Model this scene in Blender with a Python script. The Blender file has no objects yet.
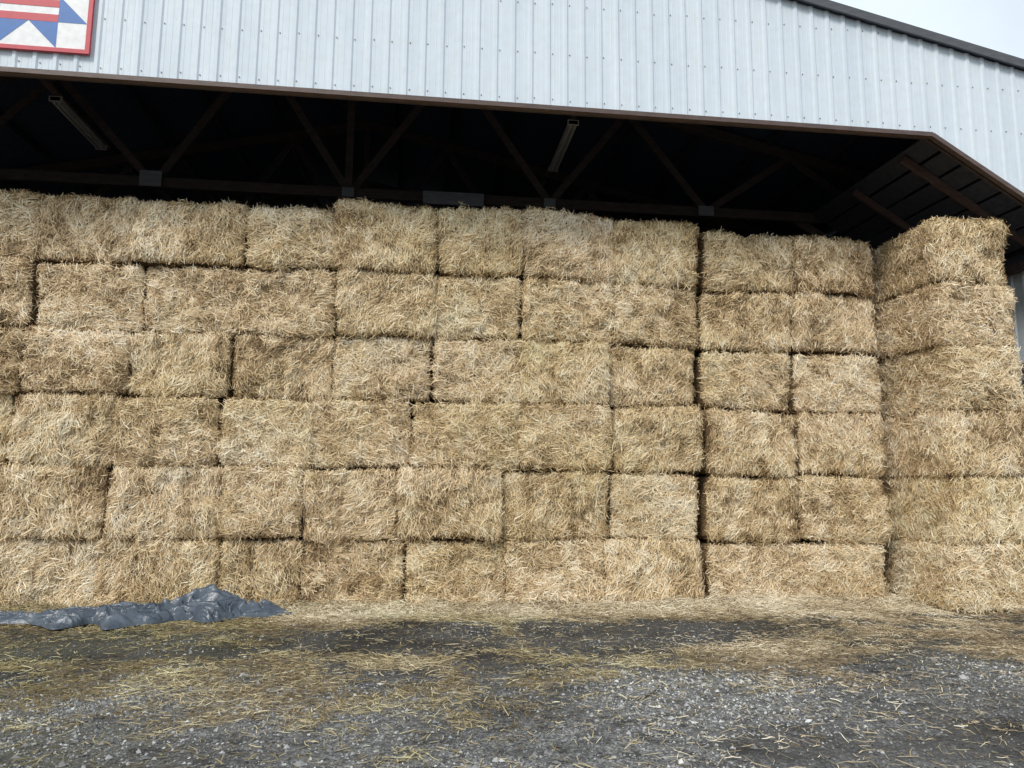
import bpy, math, numpy as np
from mathutils import Matrix, Vector
rng = np.random.default_rng(7)
sc = bpy.context.scene
COL = sc.collection

# ------------------------------------------------------------ helpers
def hsh(ix, iy, iz, seed):
    h = (ix*73856093) ^ (iy*19349663) ^ (iz*83492791) ^ (seed*2654435 + 977)
    h &= 0x7fffffff
    h = (h*1103515245 + 12345) & 0x7fffffff
    h ^= h >> 13
    h = (h*69069 + 1) & 0x7fffffff
    h ^= h >> 11
    return (h & 0xffffff)/float(0xffffff)
def vn(p, seed=0):
    p = np.asarray(p, float)
    f = np.floor(p); i = f.astype(np.int64); t = p-f; t = t*t*(3-2*t)
    r = 0
    for a in (0, 1):
        for b in (0, 1):
            for c in (0, 1):
                w = (t[:, 0] if a else 1-t[:, 0])*(t[:, 1] if b else 1-t[:, 1])*(t[:, 2] if c else 1-t[:, 2])
                r = r+w*hsh(i[:, 0]+a, i[:, 1]+b, i[:, 2]+c, seed)
    return r*2-1
def fbm(p, seed=0, o=4):
    s = 0; a = .5
    for k in range(o):
        s = s+a*vn(p*(2**k)+k*17.3, seed+k); a *= .5
    return s
def norm(v): return v/np.maximum(np.linalg.norm(v, axis=1, keepdims=True), 1e-9)

def make_mesh(name, V, faces_list, mats, attrs=None, smooth=False):
    """faces_list: list of (faces array (n,k), material index)"""
    me = bpy.data.meshes.new(name)
    V = np.asarray(V, np.float32)
    me.vertices.add(len(V)); me.vertices.foreach_set('co', V.ravel())
    loops = np.concatenate([f.ravel() for f, m in faces_list]).astype(np.int32)
    tot = np.concatenate([np.full(len(f), f.shape[1]) for f, m in faces_list])
    start = np.concatenate([[0], np.cumsum(tot)[:-1]]).astype(np.int32)
    mi = np.concatenate([np.full(len(f), m) for f, m in faces_list]).astype(np.int32)
    me.loops.add(len(loops)); me.loops.foreach_set('vertex_index', loops)
    me.polygons.add(len(tot)); me.polygons.foreach_set('loop_start', start)
    for m in mats: me.materials.append(m)
    me.polygons.foreach_set('material_index', mi)
    me.update(calc_edges=True)
    if not smooth:
        me.polygons.foreach_set('use_smooth', np.zeros(len(tot), bool))
    else:
        me.polygons.foreach_set('use_smooth', np.ones(len(tot), bool))
    for k, a in (attrs or {}).items():
        at = me.attributes.new(k, 'FLOAT', 'POINT'); at.data.foreach_set('value', np.asarray(a, np.float32))
    return me
def add(name, me, parent=None):
    o = bpy.data.objects.new(name, me); COL.objects.link(o)
    if parent: o.parent = parent
    return o
def empty(name):
    o = bpy.data.objects.new(name, None); COL.objects.link(o); return o

def boxes(name, lst, mat, parent=None, bev=0.0):
    """lst of (p0,p1,w,h[,up]) beams OR ('b',lo,hi) boxes merged into one mesh"""
    V = []; F = []
    q = np.array([[0,1,3,2],[4,6,7,5],[0,4,5,1],[2,3,7,6],[0,2,6,4],[1,5,7,3]])
    for it in lst:
        n = len(V)
        if it[0] == 'b':
            lo, hi = it[1], it[2]
            for x in (lo[0], hi[0]):
                for y in (lo[1], hi[1]):
                    for z in (lo[2], hi[2]): V.append((x, y, z))
        else:
            a = Vector(it[0]); b = Vector(it[1]); w, h = it[2], it[3]
            up = Vector(it[4]) if len(it) > 4 else Vector((0, 1, 0))
            d = (b-a).normalized(); s = d.cross(up).normalized(); u = s.cross(d).normalized()
            for P in (a, b):
                for i in (-.5, .5):
                    for j in (-.5, .5): V.append(tuple(P+s*i*w+u*j*h))
        F.append(q+n)
    me = make_mesh(name, np.array(V), [(np.concatenate(F), 0)], [mat])
    import bmesh
    bm = bmesh.new(); bm.from_mesh(me); bmesh.ops.recalc_face_normals(bm, faces=bm.faces)
    bm.to_mesh(me); bm.free()
    o = add(name, me, parent)
    if bev > 0:
        md = o.modifiers.new('bev', 'BEVEL'); md.width = bev; md.segments = 2
    return o

# ------------------------------------------------------------ materials
def mat(name):
    m = bpy.data.materials.new(name); m.use_nodes = True
    nt = m.node_tree; b = nt.nodes['Principled BSDF']
    return m, nt, b
def N(nt, t, **k):
    n = nt.nodes.new(t)
    for a, v in k.items(): setattr(n, a, v)
    return n
def ramp(nt, stops):
    n = nt.nodes.new('ShaderNodeValToRGB'); e = n.color_ramp.elements
    while len(e) < len(stops): e.new(.5)
    for i, (p, c) in enumerate(stops):
        e[i].position = p; e[i].color = (c[0], c[1], c[2], 1)
    return n
def mixc(nt, fac, a, b, mode='MIX'):
    n = nt.nodes.new('ShaderNodeMix'); n.data_type = 'RGBA'; n.blend_type = mode
    for s, v in ((n.inputs[0], fac), (n.inputs[6], a), (n.inputs[7], b)):
        if hasattr(v, 'is_linked') or hasattr(v, 'links'): nt.links.new(v, s)
        else: s.default_value = v if not isinstance(v, tuple) else (*v, 1)
    return n.outputs[2]
def noise(nt, scale, detail=4, vec=None, rough=.55):
    n = nt.nodes.new('ShaderNodeTexNoise'); n.inputs['Scale'].default_value = scale
    n.inputs['Detail'].default_value = detail; n.inputs['Roughness'].default_value = rough
    if vec: nt.links.new(vec, n.inputs['Vector'])
    return n
def coord(nt, sc3=(1, 1, 1)):
    t = nt.nodes.new('ShaderNodeTexCoord'); mp = nt.nodes.new('ShaderNodeMapping')
    mp.inputs['Scale'].default_value = sc3
    nt.links.new(t.outputs['Object'], mp.inputs['Vector']); return mp.outputs['Vector']
def bump(nt, b, h, s=.3, d=.01):
    n = nt.nodes.new('ShaderNodeBump'); n.inputs['Strength'].default_value = s; n.inputs['Distance'].default_value = d
    nt.links.new(h, n.inputs['Height']); nt.links.new(n.outputs[0], b.inputs['Normal'])

def straw_mat(name, stops, green):
    m, nt, b = mat(name)
    at = N(nt, 'ShaderNodeAttribute', attribute_name='tone')
    r = ramp(nt, stops); nt.links.new(at.outputs['Fac'], r.inputs[0])
    hu = N(nt, 'ShaderNodeAttribute', attribute_name='hue')
    c = mixc(nt, hu.outputs['Fac'], r.outputs[0], green, 'MULTIPLY')
    nt.links.new(c, b.inputs['Base Color'])
    b.inputs['Roughness'].default_value = .55
    b.inputs['Specular IOR Level'].default_value = .35
    return m
M_straw = straw_mat('straw', [(0, (.18, .11, .050)), (.26, (.53, .375, .205)), (.55, (.86, .68, .43)), (1, (.97, .89, .73))], (.88, .865, .70))
M_gstraw = straw_mat('ground_straw', [(0, (.12, .084, .046)), (.3, (.33, .252, .150)), (.6, (.64, .52, .34)), (1, (.91, .83, .65))], (.70, .73, .56))
m, nt, b = mat('straw_core'); M_core = m
v = coord(nt, (14, 14, 60)); n1 = noise(nt, 1.0, 6, v)
r = ramp(nt, [(.3, (.085, .055, .025)), (.55, (.29, .195, .10)), (.8, (.53, .40, .23))]); nt.links.new(n1.outputs[0], r.inputs[0])
nt.links.new(r.outputs[0], b.inputs['Base Color']); b.inputs['Roughness'].default_value = .9
bump(nt, b, n1.outputs[0], .8, .03)

m, nt, b = mat('white_metal'); M_white = m
v = coord(nt, (3.0, 1, .35)); n1 = noise(nt, 1.3, 5, v)
v2 = coord(nt, (1, 1, 1)); n2 = noise(nt, 9, 5, v2)
r = ramp(nt, [(.25, (.58, .65, .725)), (.6, (.65, .715, .78)), (.9, (.68, .74, .79))]); nt.links.new(n1.outputs[0], r.inputs[0])
r2 = ramp(nt, [(.3, (.95, .94, .925)), (.6, (1, 1, 1))]); nt.links.new(n2.outputs[0], r2.inputs[0])
nt.links.new(mixc(nt, 1.0, r.outputs[0], r2.outputs[0], 'MULTIPLY'), b.inputs['Base Color'])
b.inputs['Roughness'].default_value = .5
b.inputs['Specular IOR Level'].default_value = .3
bump(nt, b, n1.outputs[0], .12, .02)

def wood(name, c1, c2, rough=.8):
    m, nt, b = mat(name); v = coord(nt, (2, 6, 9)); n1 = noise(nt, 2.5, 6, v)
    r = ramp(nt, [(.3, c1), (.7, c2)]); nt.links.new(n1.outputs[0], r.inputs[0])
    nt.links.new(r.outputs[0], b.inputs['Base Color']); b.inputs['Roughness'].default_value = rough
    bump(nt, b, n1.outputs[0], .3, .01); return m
M_trim = wood('brown_trim', (.060, .036, .030), (.11, .070, .058), .5)
M_rake = wood('rake_grey', (.05, .055, .065), (.09, .092, .10), .5)
M_wood = wood('old_timber', (.040, .028, .027), (.075, .054, .050))
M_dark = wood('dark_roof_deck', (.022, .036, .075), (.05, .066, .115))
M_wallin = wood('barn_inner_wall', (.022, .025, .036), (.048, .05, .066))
M_grey = wood('galvanised_grey', (.14, .15, .175), (.22, .23, .25), .5)
M_fix = wood('fixture_grey', (.36, .34, .32), (.48, .46, .43), .5)
M_screw = wood('screw_rust', (.12, .11, .11), (.25, .2, .18), .5)
def paint(name, c):
    m, nt, b = mat(name); v = coord(nt, (1, 1, 1)); n1 = noise(nt, 12, 5, v)
    r = ramp(nt, [(.3, tuple(x*.85 for x in c)), (.65, c)]); nt.links.new(n1.outputs[0], r.inputs[0])
    nt.links.new(r.outputs[0], b.inputs['Base Color']); b.inputs['Roughness'].default_value = .45; return m
P_red = paint('sign_red', (.50, .03, .055)); P_white = paint('sign_white', (.78, .79, .80))
P_blue = paint('sign_blue', (.015, .13, .42))

# ground
m, nt, b = mat('ground'); M_ground = m
v = coord(nt)
nA = noise(nt, 1.1, 6, v); nB = noise(nt, 38, 5, v, .7); nC = noise(nt, 7, 5, v)
vo = nt.nodes.new('ShaderNodeTexVoronoi'); vo.inputs['Scale'].default_value = 60; nt.links.new(v, vo.inputs['Vector'])
rA = ramp(nt, [(.38, (.030, .030, .030)), (.62, (.110, .108, .102))]); nt.links.new(nA.outputs[0], rA.inputs[0])
rB = ramp(nt, [(.42, (.4, .4, .4)), (.6, (1, 1, 1)), (.72, (2.6, 2.6, 2.6))]); nt.links.new(nB.outputs[0], rB.inputs[0])
g = mixc(nt, 1.0, rA.outputs[0], rB.outputs[0], 'MULTIPLY')
gr = N(nt, 'ShaderNodeAttribute', attribute_name='gravel')
sep = ramp(nt, [(0, (.06, .06, .059)), (.5, (.18, .18, .177)), (1, (.44, .44, .43))]); nt.links.new(vo.outputs['Color'], sep.inputs[0])
mm = nt.nodes.new('ShaderNodeMath'); mm.operation = 'MULTIPLY'; mm.use_clamp = True
rC = ramp(nt, [(.35, (.15, .15, .15)), (.55, (1, 1, 1))]); nt.links.new(nC.outputs[0], rC.inputs[0])
nt.links.new(gr.outputs['Fac'], mm.inputs[0]); nt.links.new(rC.outputs[0], mm.inputs[1])
g = mixc(nt, mm.outputs[0], g, sep.outputs[0])
ms = N(nt, 'ShaderNodeAttribute', attribute_name='moss')
rM = ramp(nt, [(.3, (.050, .052, .026)), (.7, (.12, .115, .06))]); nt.links.new(nB.outputs[0], rM.inputs[0])
mu = nt.nodes.new('ShaderNodeMath'); mu.operation = 'MULTIPLY'; nt.links.new(ms.outputs['Fac'], mu.inputs[0]); nt.links.new(rC.outputs[0], mu.inputs[1])
g = mixc(nt, mu.outputs[0], g, rM.outputs[0])
st = N(nt, 'ShaderNodeAttribute', attribute_name='straw')
nS = noise(nt, 26, 7, coord(nt, (1, 1.6, 1)), .7)
ad = nt.nodes.new('ShaderNodeMath'); ad.operation = 'ADD'; nt.links.new(st.outputs['Fac'], ad.inputs[0]); nt.links.new(nS.outputs[0], ad.inputs[1])
rS = ramp(nt, [(.80, (0, 0, 0)), (1.0, (.95, .95, .95))])
sb = nt.nodes.new('ShaderNodeMath'); sb.operation = 'MULTIPLY'; sb.inputs[1].default_value = .78; nt.links.new(ad.outputs[0], sb.inputs[0])
nt.links.new(sb.outputs[0], rS.inputs[0])
rT = ramp(nt, [(.3, (.14, .108, .066)), (.6, (.38, .30, .19)), (.8, (.58, .49, .34))]); nt.links.new(nB.outputs[0], rT.inputs[0])
g = mixc(nt, rS.outputs[0], g, rT.outputs[0])
nt.links.new(g, b.inputs['Base Color'])
b.inputs['Roughness'].default_value = .8; b.inputs['Specular IOR Level'].default_value = .3
bump(nt, b, nB.outputs[0], .8, .03)

m, nt, b = mat('gravel_stone'); M_stone = m
at = N(nt, 'ShaderNodeAttribute', attribute_name='tone')
r = ramp(nt, [(0, (.06, .06, .06)), (.5, (.20, .20, .198)), (.85, (.46, .46, .45)), (1, (.68, .68, .66))]); nt.links.new(at.outputs['Fac'], r.inputs[0])
nt.links.new(r.outputs[0], b.inputs['Base Color']); b.inputs['Roughness'].default_value = .8

m, nt, b = mat('tarp_plastic'); M_tarp = m
n1 = noise(nt, 4, 6, coord(nt))
r = ramp(nt, [(.3, (.045, .060, .082)), (.55, (.085, .108, .14)), (.75, (.17, .18, .19))]); nt.links.new(n1.outputs[0], r.inputs[0])
nt.links.new(r.outputs[0], b.inputs['Base Color']); b.inputs['Roughness'].default_value = .30
n2 = noise(nt, 12, 5, coord(nt)); bump(nt, b, n2.outputs[0], .6, .02)

# ------------------------------------------------------------ strands
def strands(P, D, Nn, L, W, bend):
    n = len(P)
    D = norm(D)
    S = norm(np.cross(D, norm(Nn+rng.normal(0, .45, (n, 3)))))
    Bv = rng.normal(0, 1, (n, 3))*bend[:, None]
    a = P-D*L[:, None]*.5; c = P+D*L[:, None]*.5; m_ = P+Bv
    w = S*W[:, None]*.5
    V = np.stack([a-w*.7, a+w*.7, m_-w, m_+w, c-w*.6, c+w*.6], 1).reshape(-1, 3)
    i = np.arange(n)[:, None]*6
    F = np.concatenate([i+np.array([[0, 1, 3, 2]]), i+np.array([[2, 3, 5, 4]])])
    return V, F

def cube_grid(nx, ny, nz):
    Vs = []; Fs = []; off = 0
    for ax, (na, nb) in ((0, (ny, nz)), (1, (nx, nz)), (2, (nx, ny))):
        for s in (-1, 1):
            A, B = np.meshgrid(np.linspace(-1, 1, na+1), np.linspace(-1, 1, nb+1), indexing='ij')
            P = np.zeros((A.size, 3)); o = [k for k in range(3) if k != ax]
            P[:, ax] = s; P[:, o[0]] = A.ravel(); P[:, o[1]] = B.ravel()
            ii, jj = np.meshgrid(np.arange(na), np.arange(nb), indexing='ij')
            a = (ii*(nb+1)+jj).ravel()
            q = np.stack([a, a+nb+1, a+nb+2, a+1], 1)
            if (s == 1) != (ax != 1): q = q[:, ::-1]
            Vs.append(P); Fs.append(q+off); off += len(P)
    return np.concatenate(Vs), np.concatenate(Fs)

def shape(c, half, ctr, nexp):
    a = np.abs(c)
    f = a.max(1)/np.power(np.power(a, nexp).sum(1), 1/nexp)
    p = c*f[:, None]*half
    nr = norm(np.sign(c)*np.power(a, nexp-1)/half)
    w = p+ctr
    d = .075*vn(w*1.9, 3)+.050*vn(w*5.0, 5)+.030*vn(w*12, 9)
    p = p+nr*d[:, None]*np.array([.35, 1, .26])
    k = np.clip(w[:, 2], 0, 1)
    wy = w*np.array([1, .0, 1])
    p[:, 2] += k*(.032*vn(wy*.75, 11)+.015*vn(wy*2.4, 12))
    p[:, 0] += k*.035*vn(wy*1.3, 13)
    return p, nr

def bale(x0, x1, y0, y1, z0, z1, faces=('f',), top=False, dens=4700, grn=.0, soft=.5):
    half = np.array([(x1-x0)/2-.002, (y1-y0)/2, (z1-z0)/2-.006])
    ctr = np.array([(x0+x1)/2, (y0+y1)/2, (z0+z1)/2])
    nexp = rng.uniform(13, 18)+6*soft
    cg, F = cube_grid(18, 10, 14)
    body, nb = shape(cg, half*np.array([.985, .985, .985]), ctr, nexp)
    V = [body]; FL = [(F, 0)]; tone = [np.full(len(body), .3)]; off = len(body)
    btone = rng.normal(0, .06)
    green = np.clip(rng.normal(.18+grn, .14), 0, .8)
    flake = rng.uniform() < .45; fseed = int(rng.integers(1, 9999))
    def put(c, fax, n, spread, Lr, tonebias=0, droop=0):
        nonlocal off
        P, nn = shape(c, half, ctr, nexp)
        w = P+ctr
        ang = 2.6*vn(w*2.2, 21)+1.9*vn(w*7, 22)+rng.normal(0, .8, n)
        if flake: ang = np.pi/2*.85+rng.normal(0, .6, n)+.9*vn(w*3, 29)
        other = [k for k in range(3) if k != fax]
        D = np.zeros((n, 3)); D[:, other[0]] = np.cos(ang); D[:, other[1]] = np.sin(ang)*.85
        D = norm(D-nn*(D*nn).sum(1, keepdims=True)*.8)
        D += nn*rng.normal(0, spread, n)[:, None]
        lump = .5+.5*vn(w*np.array([8, 8, 11]), 33)
        P = P+nn*(np.abs(rng.normal(0, .022, n))*(.3+1.5*lump)+rng.uniform(-.02, .008, n))[:, None]
        if droop: P[:, 2] -= rng.uniform(0, droop, n)
        L = rng.uniform(Lr[0], Lr[1], n)*rng.uniform(.5, 1.2, n)
        W = rng.uniform(.0045, .011, n)
        az = np.abs(c[:, 2]); ax_ = np.abs(c[:, 0])
        if not droop: L = L*np.where(az > .88, .5+.35*soft, 1.0)
        v, f = strands(P, D, nn, L, W, L*.06)
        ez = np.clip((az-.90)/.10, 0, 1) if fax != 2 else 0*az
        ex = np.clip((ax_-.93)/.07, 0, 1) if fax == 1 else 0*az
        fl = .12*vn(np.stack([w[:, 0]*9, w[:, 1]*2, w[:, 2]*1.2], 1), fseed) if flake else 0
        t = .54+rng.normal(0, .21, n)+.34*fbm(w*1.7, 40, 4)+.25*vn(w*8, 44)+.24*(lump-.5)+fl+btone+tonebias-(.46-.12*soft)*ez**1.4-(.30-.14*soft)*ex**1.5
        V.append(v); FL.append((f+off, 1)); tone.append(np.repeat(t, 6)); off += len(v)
    for fc in faces:
        fax = {'f': 1, 'l': 0, 'r': 0, 't': 2}[fc]; s = {'f': -1, 'l': -1, 'r': 1, 't': 1}[fc]
        o = [k for k in range(3) if k != fax]
        area = 4*half[o[0]]*half[o[1]]
        n = int(dens*area*(1 if fc in 'fl' else .5))
        c = rng.uniform(-1, 1, (n, 3)); c[:, fax] = s
        if fc == 'l': c[:, 1] = -1+np.abs(c[:, 1]+1)*rng.uniform(.4, 1, n)
        put(c, fax, n, .20, (.05, .18))
        n2 = int(n*.19)
        c = rng.uniform(-1, 1, (n2, 3))*.96; c[:, fax] = s
        put(c, fax, n2, .9, (.025, .10), .10)
        n3 = int((300+170*soft)*half[0]*2)
        if fax != 2:
            c = rng.uniform(-1, 1, (n3, 3)); c[:, fax] = s
            c[:, 2] = rng.uniform(.85, 1.0, n3)*rng.choice([-1, 1], n3, p=[.6, .4])
            sel = vn(np.stack([(c[:, 0]*half[0]+ctr[0])*2.4, c[:, 1]*2, 0*c[:, 0]+ctr[2]*3], 1), 77) > .16-.36*soft
            c = c[sel]; put(c, fax, len(c), .42, (.06, .20), -.02, .055)
            if fax == 1:
                for sd in (-1, 1):
                    op = rng.uniform() < .30-.15*soft
                    n4 = int((40 if op else 150+110*soft)*half[2]*2)
                    c = rng.uniform(-1, 1, (n4, 3)); c[:, 1] = s; c[:, 0] = rng.uniform(.9, 1.01, n4)*sd
                    put(c, fax, n4, .4, (.06, .18), 0)
    if top:
        n = int(1500*half[0]*2)
        c = rng.uniform(-1, 1, (n, 3)); c[:, 2] = 1; c[:, 1] = -1+rng.exponential(.10, n)
        c[:, 1] = np.clip(c[:, 1], -1, 1)
        put(c, 2, n, .42, (.08, .26), .03)
        n = int(190*half[0]*2)
        c = rng.uniform(-1, 1, (n, 3)); c[:, 2] = 1; c[:, 1] = -1+rng.exponential(.06, n)
        c[:, 1] = np.clip(c[:, 1], -1, 1)
        put(c, 2, n, 1.6, (.08, .24), .03)
    V = np.concatenate(V)
    t = np.clip(np.concatenate(tone), 0, 1)
    ww = V+ctr
    hue = np.clip(green+.6*fbm(ww*np.array([.8, .8, 1.1]), 60, 3), 0, 1)
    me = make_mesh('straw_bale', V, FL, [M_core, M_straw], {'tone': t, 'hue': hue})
    o = add('straw_bale', me); o.location = ctr
    o.rotation_euler = (rng.normal(0, .010), rng.normal(0, .009), rng.normal(0, .022))
    return o

rows = [0, .86, 1.80, 2.73, 3.60, 4.50]
tops = [.86, 1.80, 2.73, 3.60, 4.50, 5.42]
bx = [
 [-8.1, -6.75, -5.35, -3.99, -2.50, -1.49, -.17, 1.16, 2.53, 3.90],
 [-8.0, -6.70, -5.30, -3.93, -2.55, -1.50, -.25, 1.16, 2.62, 3.88],
 [-7.9, -6.55, -5.20, -3.93, -2.64, -1.46, -.11, 1.36, 2.64, 3.94],
 [-7.9, -6.50, -5.12, -3.81, -2.51, -1.19, .14, 1.37, 2.65, 3.96],
 [-7.8, -6.45, -5.05, -3.70, -2.43, -1.21, .15, 1.37, 2.69, 3.98],
 [-7.8, -6.42, -5.10, -3.86, -2.43, -1.23, .157, 1.37, 2.71, 3.99]]
for r_ in range(6):
    e = bx[r_]
    for k in range(len(e)-1):
        fy = rng.normal(0, .05)-(.03 if r_ < 3 else 0)
        zt = tops[r_]+(rng.normal(0, .02) if r_ == 5 else 0)
        if r_ == 5 and k >= 5: zt += .05
        if r_ == 5 and k < 2: zt += .05
        if r_ == 5 and k in (3, 4): zt -= .05
        fc = ['f']
        if k == len(e)-2: fc.append('r')
        sf_ = float(np.clip(.80-.09*k+(.12 if r_ < 2 else 0)+rng.normal(0, .15), .05, 1))
        if r_ == 5 and k in (2, 3, 4): sf_ = .15
        bale(e[k], e[k+1], fy, 2.4+fy, rows[r_], zt, fc, r_ == 5, 4700 if e[k+1] > -5.4 else 2200, .10 if k < 4 else 0, sf_)
    xr = 4.04+.012*r_
    for k in range(2):
        fy = rng.normal(0, .035)+.03
        a = xr+k*1.345
        bale(a, a+1.342, fy, 2.4+fy, rows[r_]-(.02*(r_ > 0)), tops[r_]-.03-(.06 if r_ == 5 else 0), ['f'], r_ == 5, soft=.2)
hh = 5.32/6
for r_ in range(6):
    dx = rng.normal(0, .03); fy = -1.12+rng.normal(0, .04)+(.05 if r_ % 2 else 0)
    bale(6.98+dx, (8.38, 8.36, 8.22, 8.10, 8.08, 8.06)[r_], fy, fy+2.4, r_*hh, (r_+1)*hh, ['f', 'l', 'r'], r_ == 5, soft=.4)

# ------------------------------------------------------------ ground
def gstraw(x, y):
    p = np.stack([x, y, np.zeros_like(x)], 1)
    n = fbm(p*np.array([.6, 1.1, 1]), 80, 4)+.75*fbm(p*np.array([3.0, 4.0, 1]), 90, 3)
    s = .68+.85*n
    s += .95*np.clip((y+1.25)/.8, 0, 1)
    for cx, cy, sx, sy, a in ((-.25, -2.1, 1.05, .58, .66), (2.45, -2.05, 1.1, .58, .70), (.9, -5.6, 3.0, .9, .34), (3.6, -5.2, 1.8, .9, .35), (-3.3, -2.3, .9, .35, .4), (-1.8, -5.6, 1.5, .8, .2)):
        s -= a*np.exp(-(np.abs((x-cx)/sx)**4+np.abs((y-cy)/sy)**4))
    for cx, cy, sx, sy, a in ((5.6, -2.4, 1.9, 1.3, .42), (1.1, -2.1, .25, .9, .25), (-3.5, -3.3, 1.6, 1.1, .10), (0, -3.1, 4, .35, .26), (-1.2, -3.9, .9, .8, .2)):
        s += a*np.exp(-(((x-cx)/sx)**2+((y-cy)/sy)**2))
    return np.clip(s, 0, 1.3)
def ggravel(x, y):
    p = np.stack([x, y, np.zeros_like(x)], 1)
    s = np.clip((-3.1-y)/1.3, 0, 1)*(.85+1.4*fbm(p*.9, 101, 4))+.17+.3*fbm(p*1.7, 104, 3)
    s -= .40*np.exp(-(((x-4)/1.9)**2+((y+5.6)/1.2)**2))
    return np.clip(s, 0.05, 1)
def gmoss(x, y):
    p = np.stack([x, y, np.zeros_like(x)], 1)
    s = np.clip((-1.0-x)/1.5, 0, 1)*.75+np.clip((x-3)/2, 0, 1)*.3
    return np.clip(s*(.8+1.4*fbm(p*1.0, 140, 4)), 0, 1)
def gz(x, y):
    p = np.stack([x, y, np.zeros_like(x)], 1)
    return .03*vn(p*.6, 70)+.008*vn(p*3.1, 71)+.035*np.clip((y+.6)/.5, 0, 1)*(1+vn(p*4, 72))
def axis(lo, hi, step, far, n):
    mid = np.arange(lo, hi+1e-6, step)
    a = lo-np.geomspace(.3, far, n)[::-1]; c = hi+np.geomspace(.3, far, n)
    return np.concatenate([a, mid, c])
gx = axis(-8, 10, .07, 500, 16); gy = axis(-10.5, 1.0, .05, 500, 16)
X, Y = np.meshgrid(gx, gy, indexing='ij'); x = X.ravel(); y = Y.ravel()
inside = (np.abs(x) < 12) & (np.abs(y) < 14)
z = np.where(inside, gz(x, y), -.02)
ii, jj = np.meshgrid(np.arange(len(gx)-1), np.arange(len(gy)-1), indexing='ij')
a = (ii*len(gy)+jj).ravel(); q = np.stack([a, a+len(gy), a+len(gy)+1, a+1], 1)
me = make_mesh('ground', np.stack([x, y, z], 1), [(q, 0)], [M_ground],
               {'straw': np.where(inside, gstraw(x, y), .3)-.16, 'gravel': np.where(inside, ggravel(x, y), .6), 'moss': np.where(inside, gmoss(x, y), .2)}, True)
add('ground', me)

# loose straw
n = 450000
x = rng.uniform(-7.5, 9.5, n); y = -9.0*rng.uniform(0, 1, n)**1.1+.1
s = gstraw(x, y); keep = rng.uniform(0, 1, n) < np.maximum(np.clip(s-.25, 0, 1)**1.5, .06)
x, y, s = x[keep], y[keep], s[keep]; n = len(x)
p0 = np.stack([x, y, 0*x], 1)
ang = rng.uniform(0, 6.28, n)
D = np.stack([np.cos(ang), np.sin(ang), rng.normal(0, .10, n)+(y > -.7)*rng.normal(0, .25, n)], 1)
P = np.stack([x, y, gz(x, y)+.006+np.abs(rng.normal(0, .010, n))*(1+2*np.clip(y+1, 0, 1))], 1)
L = rng.uniform(.025, .14, n); W = rng.uniform(.003, .0075, n)
V, F = strands(P, D, np.tile([[0, 0, 1.]], (n, 1)), L, W, L*.05)
V[:, 2] = np.maximum(V[:, 2], .0+gz(V[:, 0], V[:, 1])+.002)
t = np.clip(.37+rng.normal(0, .22, n)+.30*vn(p0*1.5, 111)+.17*vn(p0*6, 113)+.36*np.clip(y+1.5, 0, 1)+.08*np.clip(x/6, -1, 1), 0, 1)
hue = np.clip(.50-.12*x+.5*vn(p0*.9, 112)-.6*np.clip(y+1.3, 0, 1), 0, 1)
add('loose_straw', make_mesh('loose_straw', V, [(F, 0)], [M_gstraw], {'tone': np.repeat(t, 6), 'hue': np.repeat(hue, 6)}))

# gravel stones
n = 230000
x = rng.uniform(-7, 9, n); y = rng.uniform(-9.4, -.9, n)
keep = rng.uniform(0, 1, n) < ggravel(x, y)**1.2
x, y = x[keep], y[keep]; n = len(x)
oc = np.array([[1, 0, 0], [-1, 0, 0], [0, 1, 0], [0, -1, 0], [0, 0, 1], [0, 0, -1.]])
of = np.array([[0, 2, 4], [2, 1, 4], [1, 3, 4], [3, 0, 4], [2, 0, 5], [1, 2, 5], [3, 1, 5], [0, 3, 5]])
R = np.exp(rng.normal(math.log(.0068), .42, n)); th = rng.uniform(0, 6.28, n)
loc = oc[None]*(1+rng.normal(0, .22, (n, 6, 1)))*np.stack([R*rng.uniform(.8, 1.4, n), R, R*rng.uniform(.6, 1.0, n)], 1)[:, None]
loc = loc+rng.normal(0, .18, (n, 6, 3))*R[:, None, None]
c_, s_ = np.cos(th)[:, None], np.sin(th)[:, None]
V = np.stack([loc[..., 0]*c_-loc[..., 1]*s_+x[:, None], loc[..., 0]*s_+loc[..., 1]*c_+y[:, None], loc[..., 2]+(gz(x, y)+R*.25)[:, None]], 2).reshape(-1, 3)
F = (np.arange(n)[:, None, None]*6+of[None]).reshape(-1, 3)
t = np.clip(rng.beta(1.5, 2.2, n)+.2*vn(np.stack([x, y, 0*x], 1)*1.2, 120), 0, 1)
add('gravel', make_mesh('gravel', V, [(F, 0)], [M_stone], {'tone': np.repeat(t, 6)}))

# ------------------------------------------------------------ tarp
nu, nv = 560, 150
U, Vv = np.meshgrid(np.linspace(0, 1, nu), np.linspace(-1, 1, nv), indexing='ij'); u = U.ravel(); w = Vv.ravel()
cx = -5.4+u*3.95; cy = -.98+u*.42+.07*np.sin(u*9)
p = np.stack([u*6, w*1.2, 0*u], 1)
hw = (.17+.30*np.clip(np.sin(np.clip((u-.28)/.72, 0, 1)*math.pi), 0, 1)**.7)*(1+.6*vn(np.stack([u*13, np.sign(w)*3, 0*u], 1), 131))*np.clip((1-u)*6, .04, 1)**.6
yy = cy+w*hw
xx = cx+.06*vn(p*2, 133)
q3 = np.stack([xx*2.2+yy*2.2, yy*5.0-xx*.9, 0*u], 1)
warp = q3+1.2*np.stack([vn(q3*1.0, 134), vn(q3*1.0, 135), 0*u], 1)
def tri_fold(pp, sd): return 1-np.abs(vn(pp, sd))*1.6
ridge = np.clip(tri_fold(warp*1.1, 136), 0, 1)
ridge2 = np.clip(tri_fold(warp*2.3, 137), 0, 1)
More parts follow.
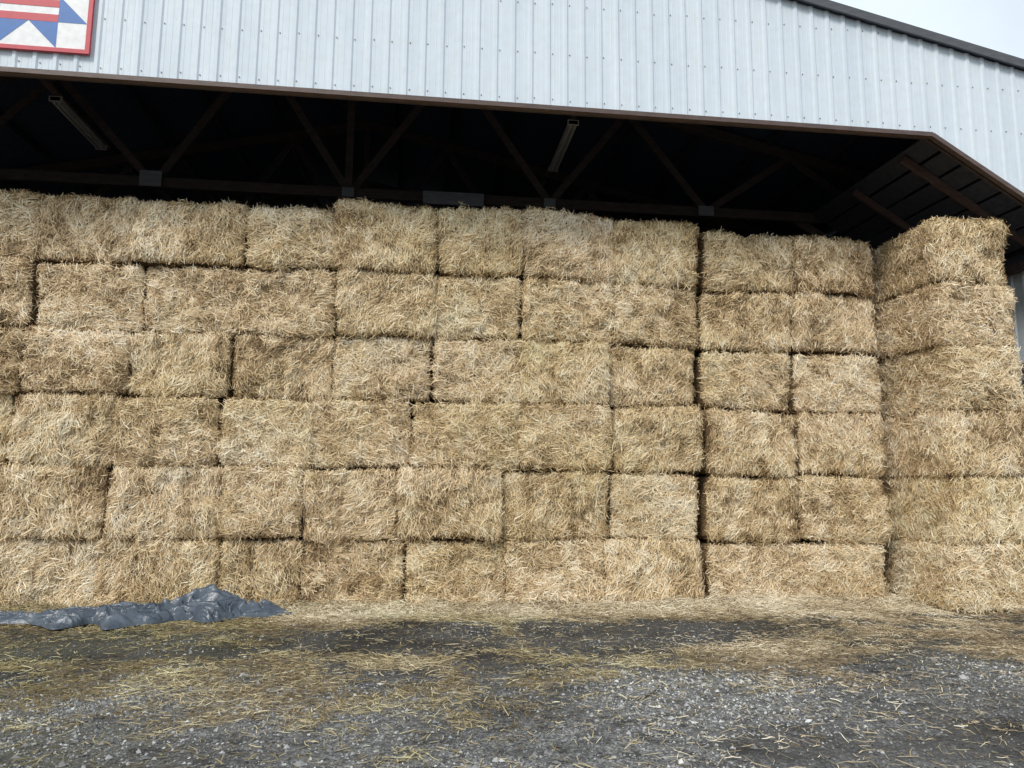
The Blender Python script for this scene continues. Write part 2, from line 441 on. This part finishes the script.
ridge3 = np.clip(tri_fold(warp*5.0, 138), 0, 1)
env = np.clip(1-np.abs(w)**3, 0, 1)**.6*np.clip((1-u)*9, 0, 1)
hump = .035+.16*np.exp(-((u-.74)/.10)**2)+.06*np.exp(-((u-.92)/.05)**2)+.05*np.exp(-((u-.52)/.13)**2)
zz = .015+env*(hump*(.25+.80*ridge+.40*ridge2)+.018*ridge3+.065*ridge2)
q = (np.arange(nu-1)[:, None]*nv+np.arange(nv-1)[None]).ravel(); q = np.stack([q, q+nv, q+nv+1, q+1], 1)
zz = np.maximum(zz, gz(xx, yy)+.004)
ob = add('tarpaulin', make_mesh('tarpaulin', np.stack([xx, yy, zz], 1), [(q, 0)], [M_tarp], None, True))

# ------------------------------------------------------------ barn
barn = empty('barn')
FY = -1.3; RX = -1.3; XR = 9.15; XL = 2*RX-XR; YB = 12.3
def roofz(x): return 9.60-.22*abs(x-RX)
def openz(x):
    d = abs(x-RX)-(6.87-RX)
    return 6.43 if d <= 0 else 6.43-.62*d
per = .229; prof = [(-.038, 0), (-.018, -.020), (.018, -.020), (.038, 0), (.070, 0), (.0763, -.003), (.083, 0), (.146, 0), (.1527, -.003), (.159, 0)]
xs = []
k = 0; xx0 = XL
while True:
    done = False
    for px, py in prof:
        X_ = xx0+k*per+px
        if X_ > XR: done = True; break
        if X_ >= XL: xs.append((X_, py-(.0025 if k % 4 == 0 and px <= .038 else 0)))
    if done: break
    k += 1
V = []
for X_, py in xs:
    V.append((X_, FY+py, openz(X_))); V.append((X_, FY+py, roofz(X_)-.02))
i = np.arange(len(xs)-1)*2; q = np.stack([i, i+2, i+3, i+1], 1)
add('siding', make_mesh('siding', np.array(V), [(q, 0)], [M_white]), barn)
sv = []; sf = []
hexa = [(math.cos(a_)*.008, math.sin(a_)*.008) for a_ in np.linspace(0, 2*math.pi, 7)[:-1]]
for kk in range(int((XR-XL)/per)):
    X_ = XL+kk*per+.055
    for zr in (6.52, 7.15, 7.85, 8.55, 9.2):
        if zr < roofz(X_)-.1 and zr > openz(X_)+.03:
            zq = zr+rng.normal(0, .006); nn = len(sv); xq = X_+rng.normal(0, .004)
            for dy in (-.001, -.010):
                for hx, hz in hexa: sv.append((xq+hx, FY+dy, zq+hz))
            sf.append([nn+6+j for j in range(6)][:4]); sf.append([nn+6, nn+9, nn+10, nn+11])
            for j in range(6): sf.append([nn+j, nn+(j+1) % 6, nn+6+(j+1) % 6, nn+6+j])
add('siding_screws', make_mesh('siding_screws', np.array(sv), [(np.array(sf), 0)], [M_screw]), barn)
XC = 6.87; XCl = 2*RX-XC
zc = openz(XR)
L_ = [((XCl, FY+.005, 6.40), (XC, FY+.005, 6.40), .06, .08)]
for sgn in (1, -1):
    xa = RX+sgn*(XC-RX); xb = RX+sgn*(XR-RX)
    L_ += [((xa, FY+.008, 6.398), (xb, FY+.008, zc-.03), .06, .08)]
boxes('opening_trim', L_, M_trim, barn)
L_ = [('b', (XCl, FY+.07, 6.39), (XC, FY+.12, 6.68))]
for sgn in (1, -1):
    xa = RX+sgn*(XC-RX); xb = RX+sgn*(XR-RX)
    L_ += [((xa, FY+.14, 6.56), (xb, FY+.14, zc+.13), .26, .05)]
    xo = RX+sgn*(XR-RX-.12)
    L_ += [((xo, FY+.13, 0), (xo, FY+.13, 7.2), .2, .2, (0, 1, 0))]
boxes('header_beam', L_, M_wood, barn)
RY0, RY1 = FY-.07, YB+.3
V = []; F = []
for sgn in (1, -1):
    xa, xb = RX, RX+sgn*(XR-RX+.45)
    za, zb = 9.60, 9.60-.22*(XR-RX+.45)
    n0 = len(V)
    for (X_, Z_) in ((xa, za), (xb, zb)):
        for dz in (0.0, .05):
            for Y_ in (RY0, RY1): V.append((X_, Y_, Z_+dz))
    F += [[n0, n0+4, n0+5, n0+1], [n0+2, n0+3, n0+7, n0+6], [n0, n0+2, n0+6, n0+4], [n0+1, n0+5, n0+7, n0+3], [n0+4, n0+6, n0+7, n0+5]]
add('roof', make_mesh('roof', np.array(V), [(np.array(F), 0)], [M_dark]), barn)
L_ = []
for sgn in (1, -1):
    xb = RX+sgn*(XR-RX+.47); zb = 9.60-.22*(XR-RX+.47)
    L_ += [((RX, RY0-.02, 9.62), (xb, RY0-.02, zb+.02), .12, .03)]
boxes('rake_trim', L_, M_rake, barn)
def ribwall(name, x, sgn, mat_, y0, y1, z0, z1):
    ys = []; yk = y0
    while yk < y1:
        for px, py in prof[:4]: ys.append((yk+px+.05, py))
        yk += per
    V = []
    for Y_, d in ys: V += [(x-sgn*d*-1, Y_, z0), (x-sgn*d*-1, Y_, z1)]
    i = np.arange(len(ys)-1)*2; q = np.stack([i, i+2, i+3, i+1], 1)
    add(name, make_mesh(name, np.array(V), [(q, 0)], [mat_]), barn)
zs = roofz(XR)-.02
ribwall('side_wall_right', XR, 1, M_white, FY, YB, 0, zs)
ribwall('side_wall_left', XL, -1, M_white, FY, YB, 0, zs)
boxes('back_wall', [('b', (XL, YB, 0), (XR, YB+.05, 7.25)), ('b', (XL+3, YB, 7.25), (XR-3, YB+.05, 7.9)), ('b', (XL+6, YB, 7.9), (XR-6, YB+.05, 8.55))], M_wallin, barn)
L_ = []
for s_ in (1, -1):
    xi = RX+s_*(XR-RX-.06)
    L_ += [('b', (min(xi, xi-s_*.03), FY+.3, 4.98), (max(xi, xi-s_*.03), YB, 7.2))]
boxes('inner_lining', L_, M_wallin, barn)
L_ = []
for s_ in (1, -1):
    xi = RX+s_*(XR-RX-.14)
    for zg in (1.0, 2.2, 3.4, 4.95, 5.9): L_ += [((xi, FY+.3, zg), (xi, YB, zg), .09, .14, (0, 0, 1))]
    for yp in (2.1, 5.5, 8.9): L_ += [((xi-s_*.12, yp, 0), (xi-s_*.12, yp, 7.1), .18, .18)]
boxes('wall_frame', L_, M_wood, barn)
bn = [-10.9, -7.7, -4.45, -1.3, 2.13, 4.95, 8.2]
for ti, ty in enumerate((2.1, 5.5, 8.9)):
    L_ = [((XL+.2, ty, 6.46), (XR-.2, ty, 6.46), .17, .09)]
    for s_ in (1, -1):
        L_ += [((RX, ty, 9.38), (RX+s_*(XR-RX-.2), ty, 9.38-.22*(XR-RX-.2)), .18, .09)]
        L_ += [((RX+s_*(6.6-RX), ty+.06, 6.50), (RX+s_*(XR-RX-.2), ty+.06, 5.1), .15, .05)]
    for j in range(len(bn)-1):
        xm = (bn[j]+bn[j+1])/2; zt = roofz(xm)-.3
        L_ += [((bn[j], ty+.055, 6.46), (xm, ty+.055, zt), .12, .045), ((xm, ty-.055, zt), (bn[j+1], ty-.055, 6.46), .12, .045)]
    L_ += [((RX, ty-.06, 6.46), (RX, ty-.06, 9.3), .12, .04)]
    boxes('truss_%d' % (ti+1), L_, M_wood, barn)
boxes('truss_plates', [('b', (x_-w_, 1.985, 6.36), (x_+w_, 1.999, 6.36+h_)) for x_, w_, h_ in ((-4.45, .17, .26), (-1.3, .10, .16), (2.13, .10, .16), (4.95, .14, .18))], M_grey, barn)
boxes('hanging_board', [('b', (-.05, 1.95, 6.30), (.98, 1.985, 6.52))], M_grey, barn)
L_ = []
for s_ in (1, -1):
    for kx in np.arange(.6, XR-RX, 1.15):
        X_ = RX+s_*kx
        L_ += [((X_, FY+.1, roofz(X_)-.09), (X_, YB, roofz(X_)-.09), .05, .13, (0, 0, 1))]
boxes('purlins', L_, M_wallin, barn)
L_ = []
for s_ in (1, -1):
    xa = RX+s_*(XC+.08-RX); xb = RX+s_*(XR-.2-RX); za = 6.47; zb = openz(XR)+.12
    nb_ = 7
    for k in range(nb_):
        f0 = k/nb_; f1 = (k+.93)/nb_
        xm0 = xa+(xb-xa)*(f0+f1)/2; zm0 = za+(zb-za)*(f0+f1)/2
        L_ += [((xm0, FY+.17, zm0+.05), (xm0, 2.0, zm0+.05), .30, .03, (.53, 0, .85) if s_ > 0 else (-.53, 0, .85))]
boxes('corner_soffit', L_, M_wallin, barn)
L_ = []
for ky in (FY+.75, FY+2.0):
    L_ += [((6.95, ky, 6.40), (9.0, ky, 5.12), .11, .05)]
L_ += [((-5.52, FY+.12, 7.34), (-5.52, 2.9, 7.34), .09, .05, (0, 0, 1)), ((2.27, FY+.12, 7.34), (2.27, 2.9, 7.34), .09, .05, (0, 0, 1))]
boxes('knee_braces', L_, M_trim, barn)

for X_, ya, yb in ((2.27, .65, 2.44), (-5.52, 1.0, 2.65)):
    f = empty('strip_light')
    f.location = (X_, (ya+yb)/2, 7.22); h = (yb-ya)/2
    boxes('housing', [('b', (-.07, -h, 0), (.07, h, .06)), ('b', (-.09, -h, -.012), (.09, -h+.03, .07)), ('b', (-.09, h-.03, -.012), (.09, h, .07))], M_fix, f)
    boxes('tube', [((-.035, -h+.04, -.018), (-.035, h-.04, -.018), .03, .03, (0, 0, 1)), ((.035, -h+.04, -.018), (.035, h-.04, -.018), .03, .03, (0, 0, 1))], M_fix, f, .008)

# ------------------------------------------------------------ quilt sign
sg = empty('barn_quilt_sign'); sg.location = (-4.74, FY-.045, 7.36)
H = .71; B = .05
boxes('border', [('b', (-H, -.02, -H), (H, .02, -H+B)), ('b', (-H, -.02, H-B), (H, .02, H)), ('b', (-H, -.02, -H+B), (-H+B, .02, H-B)), ('b', (H-B, -.02, -H+B), (H, .02, H-B))], P_red, sg)
boxes('panel', [('b', (-H+B, -.008, -H+B), (H-B, .012, H-B))], P_white, sg)
I = H-B; G = I/2
tri = []; tri2 = []
def T(l, pts): l.append([(x_, -.0105, z_) for x_, z_ in pts])
for k in range(4):
    def ro(p):
        x_, z_ = p
        for _ in range(k): x_, z_ = -z_, x_
        return (x_, z_)
    T(tri, [ro(p) for p in ((-G, -G), (0, -G), (-G, -I))])
    T(tri2, [ro(p) for p in ((0, -G), (G, -G), (G, -I))])
for nm, l in (('star_points', tri), ('star_points_mirrored', tri2)):
    add(nm, make_mesh(nm, np.array(l).reshape(-1, 3), [(np.arange(12).reshape(4, 3), 0)], [P_blue]), sg)
st_ = []
for k in range(7):
    if k % 2 == 0:
        z0 = -G+k*2*G/7; st_.append(('b', (-G, -.012, z0), (G, -.0085, z0+2*G/7)))
boxes('stripes', st_, P_red, sg)
boxes('canton', [('b', (-G, -.015, 0.02), (-G+.9*G, -.0125, G))], P_blue, sg)

# ------------------------------------------------------------ light
wd = bpy.data.worlds.new("World"); sc.world = wd; wd.use_nodes = True
nt = wd.node_tree; nt.nodes.clear()
out = nt.nodes.new('ShaderNodeOutputWorld'); mx = nt.nodes.new('ShaderNodeMixShader')
ba = nt.nodes.new('ShaderNodeBackground'); bb = nt.nodes.new('ShaderNodeBackground')
sky = nt.nodes.new('ShaderNodeTexSky'); sky.sky_type = 'NISHITA'; sky.sun_disc = False
EL = math.radians(42); AZ = math.radians(214)
sky.sun_elevation = EL; sky.sun_rotation = AZ
nt.links.new(sky.outputs[0], ba.inputs[0]); ba.inputs[1].default_value = .12
bb.inputs[0].default_value = (.84, .93, 1, 1); bb.inputs[1].default_value = 1.22
tc = nt.nodes.new('ShaderNodeTexCoord'); nz = nt.nodes.new('ShaderNodeTexNoise'); nz.inputs['Scale'].default_value = 2.2; nz.inputs['Detail'].default_value = 6
nt.links.new(tc.outputs['Generated'], nz.inputs['Vector'])
rr = ramp(nt, [(.3, (.7, .7, .7)), (.6, (.97, .97, .97))]); nt.links.new(nz.outputs[0], rr.inputs[0])
nt.links.new(rr.outputs[0], mx.inputs[0]); nt.links.new(ba.outputs[0], mx.inputs[1]); nt.links.new(bb.outputs[0], mx.inputs[2])
nt.links.new(mx.outputs[0], out.inputs[0])
sl = bpy.data.lights.new('sun', 'SUN'); sl.energy = 2.3; sl.angle = math.radians(16); sl.color = (1, .94, .85)
so = bpy.data.objects.new('sun', sl); COL.objects.link(so)
sd = Vector((math.sin(AZ)*math.cos(EL), math.cos(AZ)*math.cos(EL), math.sin(EL)))
so.rotation_euler = sd.to_track_quat('Z', 'Y').to_euler(); so.location = (0, -20, 20)

# ------------------------------------------------------------ camera
cd = bpy.data.cameras.new('camera'); cam = bpy.data.objects.new('camera', cd); COL.objects.link(cam)
cd.sensor_width = 36; cd.lens = 36*745/1024; cd.clip_end = 2000; cd.clip_start = .05
Rm = Matrix.Rotation(math.radians(-7), 4, 'Z') @ Matrix.Rotation(math.radians(97.7), 4, 'X') @ Matrix.Rotation(math.radians(.46), 4, 'Z')
cam.matrix_world = Matrix.Translation((0, -10.2, 1.6)) @ Rm
sc.camera = cam
sc.view_settings.view_transform = 'Standard'; sc.view_settings.look = 'None'; sc.view_settings.exposure = 0
